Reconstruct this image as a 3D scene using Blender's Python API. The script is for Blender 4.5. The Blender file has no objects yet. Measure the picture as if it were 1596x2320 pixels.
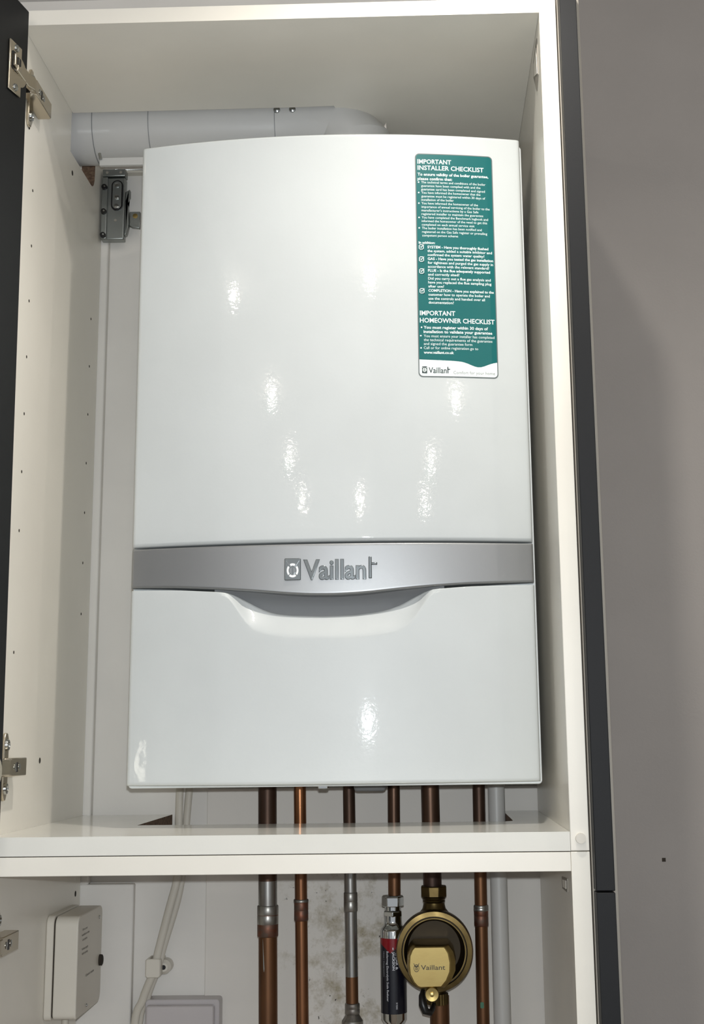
import bpy, bmesh, math, random
from mathutils import Vector, Matrix

random.seed(4)
S = bpy.context.scene
COL = S.collection

# ------------------------------------------------------------------ camera
cam_d = bpy.data.cameras.new('camera')
cam = bpy.data.objects.new('camera', cam_d)
COL.objects.link(cam)
cam.location = (0.4453, -1.3335, 0.0910)
cam.rotation_euler = (1.7721, 0.0122, 0.0271)
cam_d.sensor_fit = 'VERTICAL'
cam_d.sensor_height = 36.0
cam_d.sensor_width = 36.0 * 1596 / 2320
cam_d.lens = 3041.3 * 36.0 / 2320
cam_d.shift_x = -82.6 / 2320
cam_d.shift_y = -111.3 / 2320
cam_d.clip_start = 0.02
S.camera = cam

# ------------------------------------------------------------------ exposure, world
S.view_settings.view_transform = 'Standard'
S.view_settings.look = 'None'
S.view_settings.gamma = 1.0
S.view_settings.use_curve_mapping = False
S.view_settings.exposure = 0.0
W = bpy.data.worlds.new('world')
S.world = W
W.use_nodes = True
W.node_tree.nodes['Background'].inputs[0].default_value = (0.95, 0.97, 1.0, 1)
W.node_tree.nodes['Background'].inputs[1].default_value = 0.5

# ------------------------------------------------------------------ lamps
DOWN_W = 3.2
FLASH_W = 34.5
CEIL_Z = 1.12
LAMPS = [(1.36, -0.40, 1.3),  # unseen lamp continuing the grid, added to brighten the right wall's top
         (-0.33, -1.34, .8), (0.485, -1.34, .9), (1.34, -1.34, 1.3),
         (-0.335, -2.31, 1), (1.31, -2.31, 1),
         (-0.35, -3.25, 1), (1.31, -3.28, 1),
         (-0.34, -4.15, 1), (0.48, -4.2, 1), (1.42, -4.15, 1)]


for x_, y_, k_ in LAMPS:
    l_ = bpy.data.lights.new('downlight', 'POINT')
    l_.shadow_soft_size = 0.009
    l_.energy = DOWN_W * k_
    l_.color = (1.0, 0.93, 0.84)
    lo_ = bpy.data.objects.new('downlight', l_)
    COL.objects.link(lo_)
    lo_.location = (x_, y_, CEIL_Z - .03)


# the downlight right in front of the cabinet, a beam rather than a bare bulb
sp = bpy.data.lights.new('downlight_beam', 'SPOT')
sp.energy = 27.5
sp.spot_size = math.radians(146)
sp.spot_blend = 1.0
sp.shadow_soft_size = 0.014
sp.color = (1.0, 0.95, 0.87)
spo = bpy.data.objects.new('downlight_beam', sp)
COL.objects.link(spo)
spo.location = (0.513, -0.300, CEIL_Z - .02)

fl = bpy.data.lights.new('phone_flash', 'POINT')
fl.energy = FLASH_W
fl.shadow_soft_size = 0.006
fl.color = (0.90, 0.96, 1.0)
flo = bpy.data.objects.new('phone_flash', fl)
COL.objects.link(flo)
flo.location = (0.447, -1.335, 0.120)


# ------------------------------------------------------------------ helpers
def srgb(r, g, b):
    def f(c):
        c /= 255.0
        return c / 12.92 if c <= 0.04045 else ((c + 0.055) / 1.055) ** 2.4
    return (f(r), f(g), f(b), 1.0)


def mat(name, col, rough=0.5, metal=0.0, col2=None, nscale=8.0, nstretch=(1, 1, 1), bump=0.0, bscale=200.0,
        coat=0.0, spec=0.5, r2=None, lo=0.35, hi=0.65, bdist=0.001, coatrough=0.03):
    m = bpy.data.materials.new(name)
    m.use_nodes = True
    nt = m.node_tree
    b = nt.nodes['Principled BSDF']
    b.inputs['Base Color'].default_value = col
    b.inputs['Roughness'].default_value = rough
    b.inputs['Metallic'].default_value = metal
    b.inputs['Specular IOR Level'].default_value = spec
    b.inputs['Coat Weight'].default_value = coat
    b.inputs['Coat Roughness'].default_value = coatrough
    tc = nt.nodes.new('ShaderNodeTexCoord')
    mp = nt.nodes.new('ShaderNodeMapping')
    mp.inputs['Scale'].default_value = nstretch
    nt.links.new(tc.outputs['Object'], mp.inputs['Vector'])
    n = nt.nodes.new('ShaderNodeTexNoise')
    n.inputs['Scale'].default_value = nscale
    n.inputs['Detail'].default_value = 5
    nt.links.new(mp.outputs[0], n.inputs['Vector'])
    cr = nt.nodes.new('ShaderNodeValToRGB')
    cr.color_ramp.elements[0].position = lo
    cr.color_ramp.elements[1].position = hi
    cr.color_ramp.elements[0].color = col
    c2 = col2 if col2 else tuple([c * 0.95 for c in col[:3]] + [1])
    cr.color_ramp.elements[1].color = c2
    nt.links.new(n.outputs['Fac'], cr.inputs['Fac'])
    nt.links.new(cr.outputs['Color'], b.inputs['Base Color'])
    if r2 is not None:
        mr = nt.nodes.new('ShaderNodeMapRange')
        mr.inputs['From Min'].default_value = lo
        mr.inputs['From Max'].default_value = hi
        mr.inputs['To Min'].default_value = rough
        mr.inputs['To Max'].default_value = r2
        nt.links.new(n.outputs['Fac'], mr.inputs['Value'])
        nt.links.new(mr.outputs[0], b.inputs['Roughness'])
    if bump > 0:
        n2 = nt.nodes.new('ShaderNodeTexNoise')
        n2.inputs['Scale'].default_value = bscale
        n2.inputs['Detail'].default_value = 2
        nt.links.new(tc.outputs['Object'], n2.inputs['Vector'])
        bp = nt.nodes.new('ShaderNodeBump')
        bp.inputs['Strength'].default_value = bump
        bp.inputs['Distance'].default_value = bdist
        nt.links.new(n2.outputs['Fac'], bp.inputs['Height'])
        nt.links.new(bp.outputs[0], b.inputs['Normal'])
        if coat > 0:
            nt.links.new(bp.outputs[0], b.inputs['Coat Normal'])
    return m


M = {}
M['wall_grey'] = mat('wall_grey', srgb(146, 141, 137), .9, bump=.15, bscale=300)
M['wall_white'] = mat('wall_white', srgb(226, 222, 216), .85, bump=.3, bscale=60)
M['ceiling'] = mat('ceiling_paint', srgb(205, 202, 198), .9)
M['room_floor'] = mat('room_floor', srgb(120, 105, 90), .6)
M['laminate'] = mat('white_laminate', srgb(236, 231, 220), .30, bump=.03, bscale=900, bdist=.0004)
M['laminate_gloss'] = mat('white_laminate_gloss', srgb(228, 226, 218), .12, bump=.03, bscale=120)
M['edging'] = mat('white_edging', srgb(228, 224, 214), .38)
M['chipboard'] = mat('chipboard', srgb(122, 98, 78), .9, col2=srgb(84, 64, 50), nscale=260, bump=.6, bscale=500)
M['hole'] = mat('dark_hole', srgb(45, 38, 30), .9)
M['door_black'] = mat('black_door', srgb(20, 21, 22), .5, spec=.22)
M['filler_black'] = mat('charcoal_filler', srgb(26, 27, 29), .6, spec=.25, bump=.05, bscale=500)
M['endpanel'] = mat('taupe_end_panel', srgb(150, 144, 134), .6)
M['boiler'] = mat('boiler_white_enamel', srgb(201, 205, 205), .38, spec=.2, coat=1.0, bump=.055, bscale=230, bdist=.001, coatrough=.03)
M['casing'] = mat('boiler_casing', srgb(218, 222, 222), .35)
M['silver'] = mat('silver_plastic', srgb(154, 155, 156), .40, metal=.75, bump=.08, bscale=1500, bdist=.0003)
M['silver_logo'] = mat('silver_logo', srgb(120, 125, 127), .22, metal=.9)
M['recess'] = mat('shade_and_cap_grey', srgb(132, 133, 134), .5)  # mid-grey paints in the shade of the handle pocket; siphon cap's own grey
M['logo_white'] = mat('logo_white', srgb(240, 242, 242), .4)
M['sticker'] = mat('teal_sticker', srgb(2, 96, 96), .35, spec=.35)
M['sticker_white'] = mat('white_print', srgb(232, 240, 238), .5)
M['sticker_grey'] = mat('grey_border', srgb(96, 104, 104), .5)
M['dark_print'] = mat('dark_print', srgb(30, 48, 50), .5)
M['grey_print'] = mat('grey_print', srgb(138, 140, 138), .5)
M['duct'] = mat('white_duct', srgb(196, 195, 193), .28, bump=.03, bscale=60)
M['duct_seam'] = mat('duct_seam', srgb(120, 122, 124), .6)
M['hanging'] = mat('galvanised_steel', srgb(150, 154, 152), .38, metal=.9)
M['nickel'] = mat('hinge_nickel', srgb(196, 186, 168), .22, metal=1.0, bump=.02, bscale=80)
M['dark_metal'] = mat('dark_metal', srgb(26, 25, 26), .4, metal=.3)
M['chrome'] = mat('chrome', srgb(205, 208, 208), .07, metal=1.0)
M['screw'] = mat('screw_steel', srgb(170, 172, 170), .18, metal=1.0, bump=.1, bscale=600)
M['copper'] = mat('copper_brown', srgb(136, 94, 62), .36, metal=.8, col2=srgb(88, 62, 44), nscale=14, nstretch=(1, 1, .25), r2=.45)
M['copper_bright'] = mat('copper_bright', srgb(150, 102, 68), .28, metal=.85, col2=srgb(92, 62, 46), nscale=16, nstretch=(1, 1, .3), r2=.38)
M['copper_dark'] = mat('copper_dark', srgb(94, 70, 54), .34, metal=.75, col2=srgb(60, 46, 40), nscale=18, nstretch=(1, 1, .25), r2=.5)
M['solder'] = mat('solder_silver', srgb(168, 166, 160), .34, metal=.9, col2=srgb(104, 96, 90), nscale=90, nstretch=(1, 1, .25), r2=.5)
M['tinned'] = mat('tinned_copper', srgb(150, 148, 144), .32, metal=.9, col2=srgb(92, 78, 70), nscale=40, nstretch=(1, 1, .15), r2=.5, lo=.45, hi=.6)
M['coupling'] = mat('coupling_copper', srgb(128, 78, 58), .4, metal=.85, col2=srgb(110, 92, 82), nscale=120, r2=.6)
M['pvc'] = mat('white_pipe_plastic', srgb(192, 190, 186), .4)
M['cable'] = mat('cable_sheath', srgb(196, 190, 178), .5)
M['plastic_white'] = mat('white_box_plastic', srgb(214, 208, 196), .38)
M['socket'] = mat('socket_plastic', srgb(186, 180, 180), .3)
M['brass'] = mat('brass_dull', srgb(112, 95, 60), .34, metal=1.0, col2=srgb(78, 65, 40), nscale=30, r2=.42)
M['brass_bright'] = mat('brass_plate', srgb(188, 166, 108), .27, metal=1.0, col2=srgb(160, 138, 88), nscale=24, nstretch=(1, 1, 2.5), r2=.36)
M['brass_dark'] = mat('brass_dark', srgb(50, 40, 24), .5, metal=.6)
M['black_plastic'] = mat('black_plastic', srgb(16, 16, 17), .35)
M['label_navy'] = mat('navy_label', srgb(12, 13, 26), .28)
M['label_red'] = mat('red_label', srgb(132, 12, 22), .28)
M['label_text'] = mat('label_text', srgb(205, 205, 210), .4)
M['brown_print'] = mat('brown_print', srgb(72, 62, 48), .5)


def stain_material():
    """white painted board with mould and plaster marks (their own shapes) between the pipes"""
    m = bpy.data.materials.new('stained_board')
    m.use_nodes = True
    nt = m.node_tree
    b = nt.nodes['Principled BSDF']
    b.inputs['Roughness'].default_value = .8
    tc = nt.nodes.new('ShaderNodeTexCoord')
    n1 = nt.nodes.new('ShaderNodeTexNoise')
    n1.inputs['Scale'].default_value = 22
    n1.inputs['Detail'].default_value = 8
    n1.inputs['Roughness'].default_value = .7
    nt.links.new(tc.outputs['Object'], n1.inputs['Vector'])
    r1 = nt.nodes.new('ShaderNodeValToRGB')
    r1.color_ramp.elements[0].position = .50
    r1.color_ramp.elements[1].position = .68
    nt.links.new(n1.outputs['Fac'], r1.inputs['Fac'])
    sep = nt.nodes.new('ShaderNodeSeparateXYZ')
    nt.links.new(tc.outputs['Object'], sep.inputs[0])

    def band(a0, a1, b0, b1, out):
        u = nt.nodes.new('ShaderNodeMapRange')
        u.inputs['From Min'].default_value = a0
        u.inputs['From Max'].default_value = a1
        nt.links.new(out, u.inputs['Value'])
        v = nt.nodes.new('ShaderNodeMapRange')
        v.inputs['From Min'].default_value = b0
        v.inputs['From Max'].default_value = b1
        v.inputs['To Min'].default_value = 1
        v.inputs['To Max'].default_value = 0
        nt.links.new(out, v.inputs['Value'])
        w = nt.nodes.new('ShaderNodeMath')
        w.operation = 'MULTIPLY'
        nt.links.new(u.outputs[0], w.inputs[0])
        nt.links.new(v.outputs[0], w.inputs[1])
        return w
    bx = band(.25, .285, .385, .41, sep.outputs[0])
    bz = band(-1.0, -.9, -.045, -.02, sep.outputs[2])
    mu = nt.nodes.new('ShaderNodeMath'); mu.operation = 'MULTIPLY'
    nt.links.new(bx.outputs[0], mu.inputs[0]); nt.links.new(bz.outputs[0], mu.inputs[1])
    mu2 = nt.nodes.new('ShaderNodeMath'); mu2.operation = 'MULTIPLY'
    nt.links.new(mu.outputs[0], mu2.inputs[0]); nt.links.new(r1.outputs[0], mu2.inputs[1])
    mx = nt.nodes.new('ShaderNodeMix'); mx.data_type = 'RGBA'
    mx.inputs['A'].default_value = srgb(220, 215, 208)
    mx.inputs['B'].default_value = srgb(158, 146, 120)
    nt.links.new(mu2.outputs[0], mx.inputs['Factor'])
    # fine dark specks
    n2 = nt.nodes.new('ShaderNodeTexNoise')
    n2.inputs['Scale'].default_value = 170
    n2.inputs['Detail'].default_value = 3
    nt.links.new(tc.outputs['Object'], n2.inputs['Vector'])
    r2 = nt.nodes.new('ShaderNodeValToRGB')
    r2.color_ramp.elements[0].position = .69
    r2.color_ramp.elements[1].position = .76
    nt.links.new(n2.outputs['Fac'], r2.inputs['Fac'])
    m3 = nt.nodes.new('ShaderNodeMath'); m3.operation = 'MULTIPLY'
    nt.links.new(r2.outputs[0], m3.inputs[0]); nt.links.new(mu.outputs[0], m3.inputs[1])
    mx2 = nt.nodes.new('ShaderNodeMix'); mx2.data_type = 'RGBA'
    mx2.inputs['B'].default_value = srgb(58, 54, 46)
    nt.links.new(mx.outputs['Result'], mx2.inputs['A'])
    nt.links.new(m3.outputs[0], mx2.inputs['Factor'])
    nt.links.new(mx2.outputs['Result'], b.inputs['Base Color'])
    return m


M['stained'] = stain_material()


class MB:
    def __init__(s):
        s.v = []; s.f = []; s.m = []

    def add(s, vs, fs, mi=0):
        o = len(s.v)
        s.v += [tuple(v) for v in vs]
        s.f += [tuple(i + o for i in f) for f in fs]
        s.m += [mi] * len(fs)
        return s

    def box(s, x0, x1, y0, y1, z0, z1, mi=0):
        v = [(x, y, z) for x in (x0, x1) for y in (y0, y1) for z in (z0, z1)]
        f = [(0, 1, 3, 2), (4, 6, 7, 5), (0, 4, 5, 1), (2, 3, 7, 6), (0, 2, 6, 4), (1, 5, 7, 3)]
        return s.add(v, f, mi)

    def prism(s, poly, axis, a, b, mi=0, mside=None):
        """poly: 2d points; axis 0: (y,z) extruded along x; 1: (x,z) along y; 2: (x,y) along z"""
        n = len(poly)

        def P(p, t):
            return [(t, p[0], p[1]), (p[0], t, p[1]), (p[0], p[1], t)][axis]
        vs = [P(p, a) for p in poly] + [P(p, b) for p in poly]
        s.add(vs, [tuple(range(n))[::-1], tuple(range(n, 2 * n))], mi)
        o = len(s.v) - 2 * n
        for i in range(n):
            j = (i + 1) % n
            s.f.append((o + i, o + j, o + n + j, o + n + i))
            mm = mi if mside is None else mside(poly[i], poly[j])
            s.m.append(mm)
        return s

    def lathe(s, prof, o=(0, 0, 0), axis=2, n=40, mi=0, scale=(1, 1), rot=0.0, mats=None):
        """prof: (r, h) list along axis through o"""
        base = len(s.v)
        for r, h in prof:
            for k in range(n):
                a = 2 * math.pi * k / n + rot
                c, q = r * math.cos(a) * scale[0], r * math.sin(a) * scale[1]
                p = [(h, c, q), (c, h, q), (c, q, h)][axis]
                s.v.append((o[0] + p[0], o[1] + p[1], o[2] + p[2]))
        for i in range(len(prof) - 1):
            for k in range(n):
                k2 = (k + 1) % n
                s.f.append((base + i * n + k, base + i * n + k2, base + (i + 1) * n + k2, base + (i + 1) * n + k))
                s.m.append(mats[i] if mats else mi)
        for i, rev in ((0, True), (len(prof) - 1, False)):
            if prof[i][0] > 1e-5:
                idx = [base + i * n + k for k in range(n)]
                s.f.append(tuple(idx[::-1] if rev else idx))
                s.m.append(mi)
        return s

    def tube(s, path, r, n=24, mi=0, flat=1.0, caps=True):
        """sweep along points; r number or list; flat: width factor along x"""
        base = len(s.v)
        P = [Vector(p) for p in path]
        up = Vector((0, 1, 0))
        for i, p in enumerate(P):
            t = (P[min(i + 1, len(P) - 1)] - P[max(i - 1, 0)]).normalized()
            u = up - t * up.dot(t)
            if u.length < 1e-4:
                u = Vector((1, 0, 0)) - t * t.x
            u.normalize()
            w = t.cross(u)
            rr = r[i] if isinstance(r, (list, tuple)) else r
            for k in range(n):
                a = 2 * math.pi * k / n
                s.v.append(tuple(p + u * (rr * math.cos(a)) + w * (rr * flat * math.sin(a))))
        for i in range(len(P) - 1):
            for k in range(n):
                k2 = (k + 1) % n
                s.f.append((base + i * n + k, base + i * n + k2, base + (i + 1) * n + k2, base + (i + 1) * n + k))
                s.m.append(mi)
        if caps:
            s.f.append(tuple(base + k for k in range(n))[::-1]); s.m.append(mi)
            s.f.append(tuple(base + (len(P) - 1) * n + k for k in range(n))); s.m.append(mi)
        return s

    def xf(s, fn):
        s.v = [tuple(fn(*p)) for p in s.v]
        return s

    def build(s, name, mats, parent=None, bevel=0, smooth=35, seg=2):
        off = Vector((0, 0, 0))
        p = parent
        while p is not None:
            off += Vector(p.location)
            p = p.parent
        me = bpy.data.meshes.new(name)
        me.from_pydata([tuple(Vector(v) - off) for v in s.v], [], s.f)
        if not isinstance(mats, (list, tuple)):
            mats = [mats]
        for k in mats:
            me.materials.append(k)
        me.polygons.foreach_set('material_index', s.m)
        me.update()
        bm = bmesh.new()
        bm.from_mesh(me)
        bmesh.ops.recalc_face_normals(bm, faces=bm.faces)
        bm.to_mesh(me)
        bm.free()
        if smooth:
            me.polygons.foreach_set('use_smooth', [True] * len(me.polygons))
            me.set_sharp_from_angle(angle=math.radians(smooth))
        o = bpy.data.objects.new(name, me)
        COL.objects.link(o)
        if parent is not None:
            o.parent = parent
        if bevel:
            b = o.modifiers.new('bevel', 'BEVEL')
            b.width = bevel
            b.segments = seg
            b.limit_method = 'ANGLE'
            b.angle_limit = math.radians(40)
        return o


def thing(name, loc, label, cat, group=None):
    o = bpy.data.objects.new(name, None)
    o.empty_display_size = .02
    COL.objects.link(o)
    o.location = loc
    o['label'] = label
    o['category'] = cat
    if group:
        o['group'] = group
    return o


def tag(o, label, cat, group=None):
    o['label'] = label
    o['category'] = cat
    if group:
        o['group'] = group
    return o


def struct(o):
    o['kind'] = 'structure'
    return o


def text_mesh(txt, bold=0.0, depth=0.0, res=2, bevel=0.0):
    """glyph outlines as verts/faces in text space"""
    c = bpy.data.curves.new('glyphs', 'FONT')
    c.body = txt
    c.size = 1.0
    c.offset = bold
    c.extrude = depth
    c.bevel_depth = bevel
    c.resolution_u = res
    o = bpy.data.objects.new('glyphs', c)
    COL.objects.link(o)
    dg = bpy.context.evaluated_depsgraph_get()
    me = bpy.data.meshes.new_from_object(o.evaluated_get(dg))
    vs = [tuple(v.co) for v in me.vertices]
    fs = [tuple(p.vertices) for p in me.polygons]
    bpy.data.objects.remove(o)
    bpy.data.meshes.remove(me)
    bpy.data.curves.remove(c)
    return vs, fs


def fit_text(mb, txt, s0, s1, base, cap, place, bold=0.0, mi=0, depth=0.0, bevel=0.0, res=2):
    """text between s0..s1 on a baseline with cap height; place(s, t, d) gives the 3d point"""
    vs, fs = text_mesh(txt, bold, depth, res, bevel)
    if not vs:
        return
    xs = [v[0] for v in vs]
    a, b = min(xs), max(xs)
    k = cap / 0.73
    out = [place(s0 + (v[0] - a) / (b - a) * (s1 - s0), base + v[1] * k, v[2]) for v in vs]
    mb.add(out, fs, mi)


def arc(cx, cy, r, a0, a1, n):
    return [(cx + r * math.cos(math.radians(a0 + (a1 - a0) * i / n)),
             cy + r * math.sin(math.radians(a0 + (a1 - a0) * i / n))) for i in range(n + 1)]


def rrect(x0, x1, y0, y1, r, n=6):
    return (arc(x1 - r, y1 - r, r, 0, 90, n) + arc(x0 + r, y1 - r, r, 90, 180, n) +
            arc(x0 + r, y0 + r, r, 180, 270, n) + arc(x1 - r, y0 + r, r, 270, 360, n))


# ------------------------------------------------------------------ the setting
WY = 0.390
struct(MB().box(-2.2, 0.60, WY, WY + .1, -1.30, CEIL_Z).build('wall_back', M['wall_white'], smooth=0))
struct(MB().box(0.60, 2.60, WY, WY + .1, -1.30, CEIL_Z).build('wall_back_right', M['wall_grey'], smooth=0))
struct(MB().box(-2.3, 2.7, -4.6, WY + .1, CEIL_Z, CEIL_Z + .1).build('ceiling', M['ceiling'], smooth=0))
struct(MB().box(-2.3, 2.7, -3.0, WY + .1, -1.40, -1.30).build('floor', M['room_floor'], smooth=0))
# painted boards boxed on to the wall behind the pipes
struct(MB().box(-.10, .0835, .3765, WY, -1.29, -.0825).box(-.10, .0275, .3765, WY, -.0825, .85).build('trim_1', M['wall_white'], bevel=.002))
struct(MB().box(.1712, .5999, .386, WY, -1.29, .03).build('trim_2', M['stained'], bevel=.001))

# ------------------------------------------------------------------ upper cabinet
WC = thing('wall_cabinet', (.3, 0.19, -.018), 'tall white open wall cabinet holding the boiler, its black door swung open', 'cabinet')
# left side panel with the rough cut-out for the flue, shelf-pin holes
hole = [(.2073, .8589), (.2073, .8064), (.310, .8064)] + arc(.312, .8244, .018, -85, 0, 6) + [(.3312, .8589)]
poly = [(0, -.0178), (0, .8765), (.2073, .8765)] + hole + [(.3312, .8765), (.375, .8765), (.375, -.0178)]


def cut_side(a, b):
    inside = lambda p: .2065 < p[0] < .333 and .80 < p[1] < .8766
    return 1 if inside(a) and inside(b) else 2


mb = MB().prism(poly, 0, 0, .018, 0, cut_side)
mb.build('side_panel', [M['laminate'], M['chipboard'], M['edging']], WC, smooth=0)
pins = [(.0373, .7577), (.2196, .7829), (.0603, .692)] + [(.0643, .6285 - .0637 * i) for i in range(6)] + [(.064, .1819), (.176, .07)]
pins += [(.3345, .5019 - .064 * i) for i in range(5)] + [(.3345, .566), (.3345, .63)]
for y, z in pins:
    r = .0018 if z not in (.7577, .7829, .07) else .0034
    MB().lathe([(r, 0), (r * .9, .00035)], (.01795, y, z), axis=0, n=12).build('pin_hole', M['hole'], WC)
MB().box(.582, .600, 0, .375, -.0178, .8765).build('side_panel', M['laminate'], WC, bevel=.0006)
tp = [(.0182, 0), (.5818, 0), (.5818, .375), (.4085, .375), (.4085, .262)] + arc(.3685, .2505, .0405, 5, 88, 8) + [(.345, .2080), (.300, .2095), (.0182, .2105)]
MB().prism(tp, 2, .859, .8765, 0, lambda a, b: 1 if (a[1] > .2 and b[1] > .2 and a[1] < .37) else 0).build('top_panel', [M['laminate'], M['edging']], WC, smooth=0)
bp_ = [(.0182, 0), (.5818, 0), (.5818, .375), (.5390, .375), (.5390, .180)] + arc(.527, .180, .012, 0, -90, 4) + [(.1300, .168), (.1300, .375), (.0182, .375)]
MB().prism(bp_, 2, -.0178, 0, 0, lambda a, b: 1 if (a[1] > .1 and b[1] > .1 and not (a[1] > .374 and b[1] > .374)) else 0).build('bottom_panel', [M['laminate_gloss'], M['chipboard']], WC, smooth=0)
MB().lathe([(.0048, -.0035), (.0050, -.0015), (.0050, 0)], (.5918, 0, -.0062), axis=1, n=20).build('door_bumper', M['plastic_white'], WC)
# covers over unused hinge plates on the right side
for (y0, y1, z0, z1) in [(.028, .080, .795, .843)]:
    MB().prism([(y0, z0 + .006), (y0 + .02, z0 - .004), (y1, z1 - .02), (y1 - .004, z1 - .002), (y0 + .006, z1 + .004), (y0, z1)], 0, .5812, .582, 0).build('hinge_plate_cover', M['endpanel'], WC)
    MB().prism([(y0 + .006, z0 + .010), (y1 - .008, z1 - .022), (y1 - .010, z1 - .008), (y0 + .008, z1 - .006)], 0, .5808, .5813, 0).build('hinge_plate_cover', M['laminate'], WC)

# cabinet hanger at the back left
HB = MB()
HB.box(.0205, .0515, .362, .3755, .7498, .838)
HB.build('hanging_bracket', M['hanging'], WC, bevel=.0015)
hb = [o for o in WC.children if o.name.startswith('hanging_bracket')][0]
MB().box(.0205, .0520, .360, .3755, .8395, .8500).box(.0205, .0285, .3585, .362, .7498, .838).build('bracket_flange', M['hanging'], hb, bevel=.0012)
sl = rrect(.0335, .0490, .7905, .8335, .0076, 8)
sl2 = rrect(.0352, .0473, .7922, .8318, .0060, 8)
MB().prism(sl, 1, .3598, .3622, 0).build('slot_rim', M['dark_metal'], hb)
MB().prism(sl2, 1, .3588, .3600, 0).build('slot_plate', M['hanging'], hb, bevel=.0005)
for z in (.8255, .8085, .7955):
    MB().lathe([(.0012, -.0022), (.0034, -.0016), (.0034, 0)], (.0412, .3588, z), axis=1, n=14).build('screw', M['screw'], hb)
for z in (.823, .788, .7545):
    MB().lathe([(.0036, -.004), (.0040, 0)], (.0245, .3588, z), axis=1, n=14).build('screw', M['dark_metal'], hb)
    MB().lathe([(.0012, -.0048), (.0016, -.004)], (.0252, .3588, z + .0002), axis=1, n=10).build('screw', M['screw'], hb)
for x, z in ((.027, .845), (.0455, .845), (.0395, .777)):
    MB().lathe([(.0018, -.0006), (.0020, 0)], (x, .3601 if z > .8 else .3621, z), axis=1, n=12).build('rivet', M['endpanel'], hb)
MB().prism([(.0515, .818), (.0575, .822), (.0575, .812), (.0535, .805), (.0560, .795), (.0575, .772), (.0545, .758), (.0515, .756)], 1, .364, .3735, 0).build('hook', M['hanging'], hb, bevel=.001)
MB().prism([(.0575, .7905), (.0720, .7905), (.0720, .7665), (.062, .768), (.0575, .7705)], 1, .366, .372, 0).build('hook_plate', M['hanging'], hb, bevel=.001)
MB().lathe([(.0015, -.0008), (.0034, -.0006), (.0034, 0)], (.0655, .366, .784), axis=1, n=14).build('warning_mark', M['brass_bright'], hb)
MB().tube([(.036, .368, .853), (.055, .372, .8535), (.080, .374, .8545), (.13, .374, .853)], .0007, 8).build('wire', M['screw'], hb)

# hanging rail under the flue
MB().box(.0285, .130, .376, .3885, .8515, .8545).build('hanging_rail', M['plastic_white'], WC, bevel=.0008)


# hinges -------------------------------------------------------------
def door_x(y, z):
    """x of the open door's inner face"""
    return .0366 - .0088 * z + (y + .015) * .19


def hinge(parent, z0, y0, y1, cup=True):
    za, zb = z0 - .0090, z0 + .0088
    mb = MB()
    mb.prism([(y0, .0295), (y0 + .006, .0345), (y1 - .002, .0345), (y1, .0330), (y1, .0190), (y0, .0205)], 2, za, zb)
    mb.v = [(v[1], v[0], v[2]) for v in mb.v]
    h = mb.build('hinge', M['nickel'], parent, bevel=.0008)
    MB().box(.0343, .0349, y0 + .022, y0 + .0265, z0 - .0050, z0 + .0046).build('slot', M['dark_metal'], h)
    for dy in (.017, .032):
        MB().lathe([(.0034, 0), (.0034, .0005), (.0015, .0010)], (.0344, y0 + dy, z0), axis=0, n=16).build('screw', M['screw'], h)
    # cruciform mounting plate on the side panel
    yc = y0 + .030
    prof = [(yc - .0075, z0 - .026), (yc - .003, z0 - .0335), (yc + .003, z0 - .0335), (yc + .0075, z0 - .026),
            (yc + .0075, z0 + .026), (yc + .003, z0 + .0335), (yc - .003, z0 + .0335), (yc - .0075, z0 + .026)]
    MB().prism(prof, 0, .0182, .0215).build('mounting_plate', M['nickel'], h, bevel=.001)
    for s in (-1, 1):
        MB().lathe([(.0060, 0), (.0052, .0022), (.0030, .0026), (.0018, .0010)], (.0214, yc, z0 + s * .0215), axis=0, n=18).build('screw', M['screw'], h)
    # link arm from the carcass arm to the cup
    lx = door_x(-.040, z0)
    lk = MB().prism([(.0345, y0 + .008), (.0350, y0 - .004), (.0310, min(y0 - .012, -.011)), (lx + .005, -.046), (lx + .0005, -.046), (lx + .0005, -.030), (.0265, min(y0 - .004, -.008)), (.0290, y0 + .006)], 2, z0 - .0078, z0 + .0076)
    lk.build('link_arm', M['nickel'], h, bevel=.0012)
    # cup and its flange on the door face
    mb = MB()
    pr = [(-.0570, z0 - .0325), (-.0570, z0 + .0240), (-.0320, z0 + .0245), (-.0320, z0 - .0315)]
    mb.prism(pr, 0, 0, .0022)
    mb.xf(lambda x, y, z: (door_x(y, z) + x + .0003, y, z))
    mb.build('cup_flange', M['nickel'], h, bevel=.0008)
    mb = MB()
    mb.prism(arc(-.036, z0 - .003, .0172, -90, 90, 12), 0, 0, .0016)
    mb.xf(lambda x, y, z: (door_x(y, z) + x + .0003, y, z))
    mb.build('cup', M['nickel'], h, bevel=.0004)
    mb = MB().prism(rrect(-.0535, -.0370, z0 - .008, z0 + .013, .003), 0, .0022, .0026)
    mb.xf(lambda x, y, z: (door_x(y, z) + x + .0003, y, z))
    mb.build('cup_recess', M['dark_metal'], h)
    mb = MB().prism(rrect(-.0515, -.0385, z0 - .0045, z0 + .0105, .0022), 0, .0026, .0052)
    mb.xf(lambda x, y, z: (door_x(y, z) + x + .0003, y, z))
    mb.build('damper', M['nickel'], h, bevel=.0006)
    mb = MB().prism(rrect(-.0480, -.0400, z0 - .001, z0 + .0075, .0015), 0, .0052, .0056)
    mb.xf(lambda x, y, z: (door_x(y, z) + x + .0003, y, z))
    mb.build('damper_switch', M['dark_metal'], h)
    for z in (z0 - .0255, z0 + .0190):
        mb = MB().lathe([(.0042, 0), (.0036, .0014), (.0016, .0006)], (.0022, -.044, z), axis=0, n=16)
        mb.xf(lambda x, y, z: (door_x(y, z) + x + .0003, y, z))
        mb.build('screw', M['screw'], h)
    return h


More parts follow.
